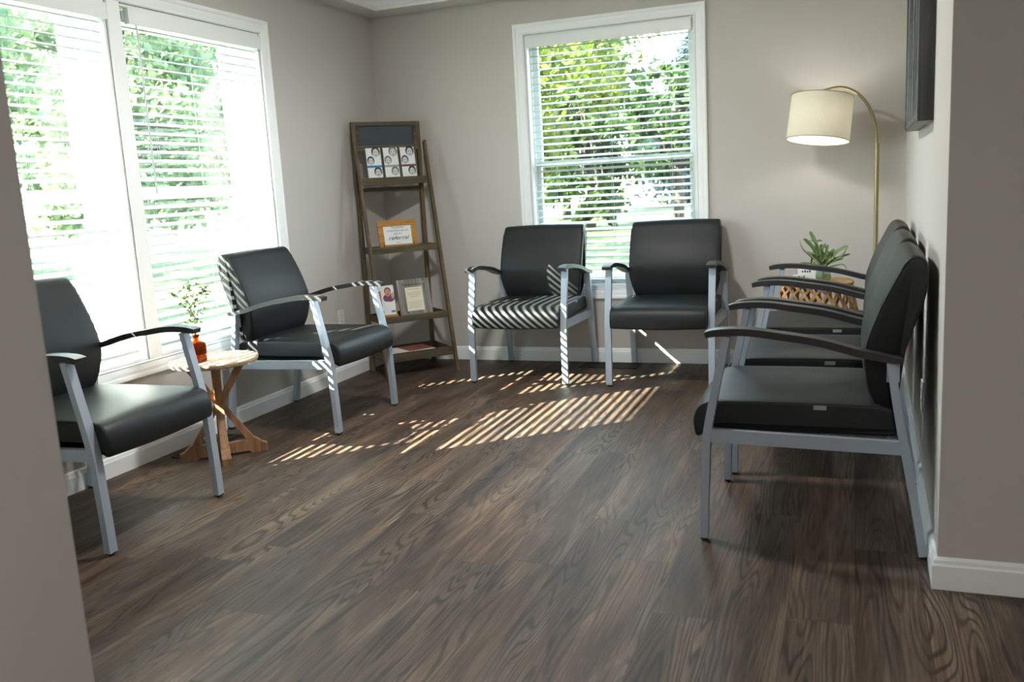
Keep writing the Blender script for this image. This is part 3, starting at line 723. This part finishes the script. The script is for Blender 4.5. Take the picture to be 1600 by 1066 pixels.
b = bmesh.new(); lathe(b, [(0, 0), (.030, 0), (.040, .010), (.044, .030), (.040, .052), (.028, .066), (.024, .074), (.027, .080), (.024, .080), (.021, .073), (.026, .064), (.037, .050), (.041, .030), (.037, .012), (.028, .004), (0, .004)], 28); link('glass', b, 'clear', gv, smooth='auto')
b = bmesh.new(); lathe(b, [(0, .0045), (.028, .0045), (.0365, .013), (.0403, .030), (.039, .040), (0, .040)], 24); link('water', b, 'water', gv, smooth='auto')
pl = thing('fern_cutting', 'leafy green fern cutting with curling fronds in the clear glass vase', 'plant', (-.146, WY-.06, WZ+.006))
bs = bmesh.new(); bl = bmesh.new()
fr = [(-.105, -.02, .235, 1), (-.075, .02, .27, 1), (-.04, -.03, .21, 1), (-.015, .03, .20, 1), (.03, -.02, .20, 1), (.06, .02, .17, 1), (.13, -.02, .19, .7), (.14, .01, .145, .4), (.105, .03, .12, -.2), (-.12, -.04, .11, .3), (-.06, -.05, .15, .6), (.02, .05, .16, .8), (.05, -.05, .13, .5), (-.03, -.06, .12, .5), (-.09, .03, .16, .5)]
def strap(b, pts, W, nrm):
    L = []; n_ = len(pts)
    for i, p in enumerate(pts):
        p = Vector(p); t = i/(n_-1); d = (Vector(pts[min(i+1, n_-1)])-Vector(pts[max(i-1, 0)])).normalized(); sd = d.cross(nrm).normalized(); up = sd.cross(d)
        w_ = W*(math.sin(PI*min(1, t*1.02+.02))**.7)*(.9+.2*rnd.random())+.0006
        L.append((b.verts.new(p-sd*w_/2+up*w_*.2), b.verts.new(p), b.verts.new(p+sd*w_/2+up*w_*.2)))
    for a, c in zip(L, L[1:]):
        b.faces.new((a[0], a[1], c[1], c[0])); b.faces.new((a[1], a[2], c[2], c[1]))
for dx, dy, hh, cu_ in fr:
    base_ = Vector((dx*.08, dy*.08, .078)); tip = Vector((dx, dy, hh))
    pts = catmull([(0, 0, 0), tuple(base_), (dx*.45, dy*.45, .078+(hh-.078)*.62), (dx*.85, dy*.9, hh*.97), tuple(tip)], 6)
    tube(bs, pts[:10], .0014, 5)
    strap(bl, pts[7:], rnd.uniform(.012, .020) if cu_ > .3 else .008, Vector((rnd.uniform(-.3, .3), -1, .5)))
    for k in range(3):          # shorter side leaves near the crown
        a = rnd.uniform(0, 2*PI); q = Vector(pts[rnd.randint(8, 14)]); e = q+Vector((math.cos(a)*.035, math.sin(a)*.02, rnd.uniform(.005, .04)))
        strap(bl, catmull([tuple(q), tuple((q+e)/2+Vector((0, 0, .008))), tuple(e)], 4), rnd.uniform(.009, .014), Vector((rnd.uniform(-.4, .4), -1, .3)))
for sx_, hh in ((-1, .20), (1, .165), (1, .10)):   # thin curling tips
    pts = catmull([(0, 0, .07), (sx_*.05, 0, .07+(hh-.07)*.4), (sx_*.105, -.01, hh*.9), (sx_*.125, -.012, hh+.03*(1 if hh > .12 else -1.5))], 6); strap(bl, pts, .007, Vector((0, -1, .4)))
link('stems', bs, 'leaf', pl); link('fronds', bl, 'leaf', pl, smooth=True)
for k, (x, y, z0, lb, rz) in enumerate(((-.262, WY-.115, WZ, 'white business card holder nearer the front on the wicker table', .12), (-.232, WY-.045, WZ, 'white card stand behind the smaller holder on the wicker table', -.05))):
    o = thing('card_holder', lb, 'card holder', (x, y, z0+.0005), rz, 'card holders on the wicker table'); hh = (.050, .088)[k]; ww = (.085, .10)[k]
    b = bmesh.new(); box(b, (-ww/2, -.02, 0), (ww/2, .02, .003)); box(b, (-ww/2, -.02, .003), (ww/2, -.018, .016)); box(b, (-ww/2, .008, .003), (ww/2, .010, hh*.7)); link('stand', b, 'clear', o)
    b = bmesh.new(); box(b, (-ww/2+.002, -.010, .0035), (ww/2-.002, .006, hh)); cs = link('cards', b, 'paper', o)
    b = bmesh.new(); x = -.026
    for q in range(4): box(b, (x+q*.013, -.0106, hh*.62), (x+q*.013+.008, -.0101, hh*.62+.009+.004*(q % 2)))
    link('print', b, 'ink', cs)

# ------------------------------------------------------------------ arc floor lamp
LX, LY = .128, 5.50
lp = thing('floor_lamp', 'brass arc floor lamp with a lit linen drum shade, in the far right corner', 'lamp', (LX, LY, 0))
b = bmesh.new(); lathe(b, [(0, 0), (.095, 0), (.097, .004), (.095, .018), (.02, .024), (.012, .04), (0, .04)], 40); link('base', b, 'brass', lp, smooth='auto')
b = bmesh.new(); tube(b, [(0, 0, .03), (0, 0, .70), (0, 0, 1.345)], .0115, 16); link('pole', b, 'brass', lp, smooth='auto')
b = bmesh.new(); tube(b, catmull([(-.003, 0, 1.34), (-.008, 0, 1.42), (-.023, 0, 1.49), (-.055, 0, 1.565), (-.105, 0, 1.625), (-.160, 0, 1.657), (-.205, 0, 1.668), (-.250, 0, 1.663), (-.290, 0, 1.654)], 6), .0085, 14); lathe(b, [(0, 0), (.010, 0), (.010, .022), (0, .022)], 14, (-.290, 0, 1.640)); link('arm', b, 'brass', lp, smooth='auto')
shr = Matrix.Translation((-.291, 0, 1.624)) @ Matrix.Rotation(math.radians(6.0), 4, 'Y') @ Matrix.Rotation(math.radians(-8), 4, 'X')
sh = bpy.data.objects.new('lamp_shade', None)
b = bmesh.new(); lathe(b, [(.1685, 0), (.1725, -.248), (.1718, -.248), (.1678, 0)], 64, close=True); b.transform(shr); shd = link('lamp_shade', b, 'shade', lp, smooth='auto')
b = bmesh.new(); lathe(b, [(.1674, -.002), (.1713, -.246), (.1706, -.246), (.1667, -.002)], 64, close=True); b.transform(shr); link('lining', b, 'lining', shd, smooth='auto')
b = bmesh.new()
tube(b, [(.1725*math.cos(2*PI*k/64), .1725*math.sin(2*PI*k/64), -.248) for k in range(65)], .0020, 6, False); b.transform(shr); link('bottom_ring', b, 'brass', shd, smooth=True)
b = bmesh.new(); tube(b, [(.1688*math.cos(2*PI*k/64), .1688*math.sin(2*PI*k/64), 0) for k in range(65)], .0020, 6, False)
for k in range(3): a = 2*PI*k/3+.5; tube(b, [(.012*math.cos(a), .012*math.sin(a), -.012), (.1675*math.cos(a), .1675*math.sin(a), -.003)], .0018, 6)
tube(b, [(.012*math.cos(2*PI*k/16), .012*math.sin(2*PI*k/16), -.012) for k in range(17)], .0025, 6, False); b.transform(shr); link('spider_ring', b, 'brass', shd, smooth=True)
b = bmesh.new(); tube(b, [(0, 0, .008), (0, 0, -.075)], .015, 14); b.transform(shr); link('socket', b, 'brass', lp, smooth='auto')
b = bmesh.new(); lathe(b, [(0, -.185), (.018, -.180), (.030, -.160), (.031, -.140), (.024, -.112), (.013, -.090), (.013, -.076), (0, -.076)], 20); b.transform(shr); link('bulb', b, 'bulb', lp, smooth=True)

# ------------------------------------------------------------------ picture on the right wall
def rx(y): return XR0+(XR1-XR0)*(y-YS)/(YB-YS)
ang = math.atan2(XR1-XR0, YB-YS)
pf = thing('wall_frame', 'black deep moulded picture frame hanging high on the right wall', 'picture frame', (rx(3.84)-.001, 3.84, 1.36), -ang)
FW, FH = 1.0, 1.0
b = bmesh.new()
prf = [(0, 0), (0, .050), (.006, .055), (.014, .050), (.022, .050), (.026, .044), (.040, .042), (.046, .036), (.060, .034), (.064, .028), (.080, .025), (.084, .018), (.095, .016), (.095, 0)]
rg = [[b.verts.new((-h_, u, z)) for u, z in ((-FW/2+d, d), (FW/2-d, d), (FW/2-d, FH-d), (-FW/2+d, FH-d))] for d, h_ in prf]
for a, c in zip(rg, rg[1:]):
    for k in range(4): b.faces.new((a[k], a[(k+1) % 4], c[(k+1) % 4], c[k]))
link('moulding', b, 'blackwood', pf)
b = bmesh.new(); box(b, (-.012, -FW/2+.094, .094), (-.002, FW/2-.094, FH-.094)); link('panel', b, 'blackwood', pf)

# ------------------------------------------------------------------ outlets and floor vents
def outlet(label, loc, rz):
    o = thing('wall_outlet', label, 'outlet', loc, rz)
    b = bmesh.new(); box(b, (-.035, -.006, -.057), (.035, 0, .057), .002); link('cover_plate', b, 'plastic', o)
    for z in (.021, -.021):
        b = bmesh.new(); box(b, (-.016, -.0075, z-.014), (.016, -.0061, z+.014), .0006); s_ = link('socket', b, 'plastic', o)
        b = bmesh.new(); box(b, (-.008, -.0080, z-.002), (-.0055, -.0076, z+.007)); box(b, (.0055, -.0080, z-.002), (.008, -.0076, z+.006)); lathe(b, [(0, 0), (.0025, 0), (.0025, .0004), (0, .0004)], 10, (0, 0, 0)); 
        for v in b.verts:
            pass
        link('slots', b, 'ink', s_)
outlet('white double wall outlet on the left wall beside the ladder shelf', (XL+.0005, 5.065, .412), PI/2)
outlet('white wall outlet low on the right wall behind the chair row', (rx(3.55)-.0005, 3.55, .365), -PI/2)
def vent(label, x0, x1, y0, y1):
    o = thing('floor_vent', label, 'vent', ((x0+x1)/2, (y0+y1)/2, .0))
    w_, d_ = (x1-x0)/2, (y1-y0)/2; b = bmesh.new(); f = .014
    box(b, (-w_, -d_, .0005), (w_, -d_+f, .006), .001); box(b, (-w_, d_-f, .0005), (w_, d_, .006), .001); box(b, (-w_, -d_+f, .0005), (-w_+f, d_-f, .006), .001); box(b, (w_-f, -d_+f, .0005), (w_, d_-f, .006), .001)
    link('frame', b, 'ventmetal', o); b = bmesh.new()
    if w_ > d_:
        n_ = int((2*w_-2*f)/.013)
        for k in range(n_): x = -w_+f+(k+.5)*(2*w_-2*f)/n_; box(b, (x-.003, -d_+f, .001), (x+.003, d_-f, .004))
        box(b, (-w_+f, -.004, .001), (w_-f, .004, .0045))
    else:
        n_ = int((2*d_-2*f)/.013)
        for k in range(n_): y = -d_+f+(k+.5)*(2*d_-2*f)/n_; box(b, (-w_+f, y-.003, .001), (w_-f, y+.003, .004))
        box(b, (-.004, -d_+f, .001), (.004, d_-f, .0045))
    link('grille', b, 'ventmetal', o)
    b = bmesh.new(); box(b, (-w_+f-.002, -d_+f-.002, .0003), (w_-f+.002, d_-f+.002, .0008)); link('duct_shade', b, 'rubber', o)  # flat black sheet standing in for the shade inside the duct
vent('dark metal floor vent below the single window, between the two facing chairs', -1.70, -1.31, 5.575, 5.735)
vent('dark metal floor vent by the left wall, behind the round pine table', -3.11, -2.965, 3.30, 3.72)

# ------------------------------------------------------------------ unseen fill lights added under the tray and hall ceilings
def fill_light(x, y, z, r, label, e):
    o = thing('fill_light', label, 'light', (x, y, z))
    b = bmesh.new(); lathe(b, [(r, 0), (r+.02, 0), (r+.02, -.03), (r, -.035)], 40, close=True); link('rim', b, 'trim', o, smooth='auto')
    b = bmesh.new(); lathe(b, [(0, -.055), (r*.5, -.05), (r*.9, -.038), (r, -.02), (r, 0), (0, 0)], 40); d_ = link('diffuser', b, 'diffuser', o, smooth=True)
    l = bpy.data.lights.new('fill_lamp', 'AREA'); l.shape = 'DISK'; l.size = r*1.8; l.energy = e; l.color = (1, .97, .94)
    lo = bpy.data.objects.new('fill_lamp', l); C.objects.link(lo); lo.parent = o; lo.location = (0, 0, -.075)
fill_light(-1.5, 3.4, 2.689, .17, 'added unseen fill light under the tray ceiling', 21)
fill_light(.3, -.6, 2.439, .15, 'added unseen fill light in the hall behind the camera', 15)

# ------------------------------------------------------------------ outdoors
def gz(x, y):
    d = max(y-6.2, -3.7-x, 0)
    z = -.62 + .0*d
    if d > 6: z += (d-6)*.051
    return min(z, 2.9)
bm = bmesh.new(); NX, NY = 70, 60; g = {}
for i in range(NX+1):
    for j in range(NY+1):
        x = -95+130*i/NX; y = -40+140*j/NY; g[i, j] = bm.verts.new((x, y, gz(x, y)+.05*math.sin(x*1.3)*math.sin(y*1.1)))
for i in range(NX):
    for j in range(NY): bm.faces.new((g[i, j], g[i+1, j], g[i+1, j+1], g[i, j+1]))
o = link('lawn', bm, 'lawn', smooth=True); tag(o, None, None, None, 'structure'); o.name = 'ground'
def tree(name, label, loc, height, crown, mat, nleaf, lsize, seed, group=None, droop=0, cz=.62, trunk_r=.14, conif=False):
    r_ = random.Random(seed); t = thing(name, label, 'tree', loc, 0, group)
    b = bmesh.new(); tube(b, [(0, 0, 0), (.05, .02, height*.3), (-.05, .05, height*.6), (0, 0, height*.9)], [trunk_r, trunk_r*.8, trunk_r*.5, trunk_r*.15], 10)
    clus = []
    if conif:
        for i in range(46):
            z = height*(.08+.9*i/46); rr = crown[0]*(1-i/47)
            for k in range(7): a = r_.uniform(0, 2*PI); clus.append((Vector((rr*math.cos(a)*.7, rr*math.sin(a)*.7, z)), rr*.35+.1))
    else:
        for i in range(90):
            while True:
                p = Vector((r_.uniform(-1, 1), r_.uniform(-1, 1), r_.uniform(-1, 1)))
                if .25 < p.length < 1: break
            c = Vector((p.x*crown[0], p.y*crown[1], height*cz+p.z*crown[2])); clus.append((c, r_.uniform(.35, .8)*crown[0]*.28))
            if i % 3 == 0:
                s_ = Vector((0, 0, height*r_.uniform(.3, .7))); mid = (s_+c)/2+Vector((0, 0, .2)); tube(b, catmull([tuple(s_), tuple(mid), tuple(c)], 4), [trunk_r*.25]*4+[trunk_r*.14]*4+[trunk_r*.06], 5)
    link('trunk', b, 'bark', t, smooth=True)
    b = bmesh.new()
    for k in range(nleaf):
        c, cr_ = r_.choice(clus); q = c+Vector((r_.gauss(0, .5), r_.gauss(0, .5), r_.gauss(0, .42)))*cr_
        u = Vector((r_.gauss(0, 1), r_.gauss(0, 1), r_.gauss(0, 1))).normalized(); v = u.orthogonal().normalized(); s_ = lsize*r_.uniform(.6, 1.3)
        b.faces.new([b.verts.new(q+u*s_), b.verts.new(q+v*s_*.55), b.verts.new(q-u*s_), b.verts.new(q-v*s_*.55)])
    link('foliage', b, mat, t); return t
def T(x, y): return (x, y, gz(x, y)-.05)
tree('leafy_tree', 'broad yellow-green tree standing close outside the single window, on its left side', T(-6.4, 15.5), 6.6, (3.0, 2.6, 2.7), 'tl1', 15000, .085, 11, cz=.62)
tree('leafy_tree', 'green tree behind the yellow-green one, seen at the middle of the single window', T(-8.4, 27), 7.0, (2.8, 2.6, 3.3), 'tl2', 9000, .13, 12, 'trees across the lawn', cz=.52)
tree('spruce_tree', 'blue-grey spruce seen low at the right of the single window', T(-5.2, 31), 5.6, (1.7, 1.7, 3), 'tl3', 8000, .12, 13, conif=True)
tree('leafy_tree', 'small green tree at the right edge of the single window', T(-3.9, 21.5), 4.2, (1.1, 1.1, 1.5), 'tl2', 3500, .10, 14, 'trees across the lawn')
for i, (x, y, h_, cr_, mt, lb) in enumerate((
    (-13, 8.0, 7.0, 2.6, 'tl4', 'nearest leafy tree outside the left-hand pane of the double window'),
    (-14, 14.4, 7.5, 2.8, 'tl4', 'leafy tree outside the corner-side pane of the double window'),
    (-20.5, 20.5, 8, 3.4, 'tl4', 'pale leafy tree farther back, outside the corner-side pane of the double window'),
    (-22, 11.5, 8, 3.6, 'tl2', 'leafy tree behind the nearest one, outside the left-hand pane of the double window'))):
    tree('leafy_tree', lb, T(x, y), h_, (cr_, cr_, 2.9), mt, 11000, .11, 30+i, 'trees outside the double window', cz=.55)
tree('leafy_tree', 'low dark green tree seen just above the lower sash, middle of the single window', T(-6.5, 23.0), 4.2, (1.5, 1.4, 2.0), 'tl2', 5000, .10, 15, 'trees across the lawn', cz=.5)
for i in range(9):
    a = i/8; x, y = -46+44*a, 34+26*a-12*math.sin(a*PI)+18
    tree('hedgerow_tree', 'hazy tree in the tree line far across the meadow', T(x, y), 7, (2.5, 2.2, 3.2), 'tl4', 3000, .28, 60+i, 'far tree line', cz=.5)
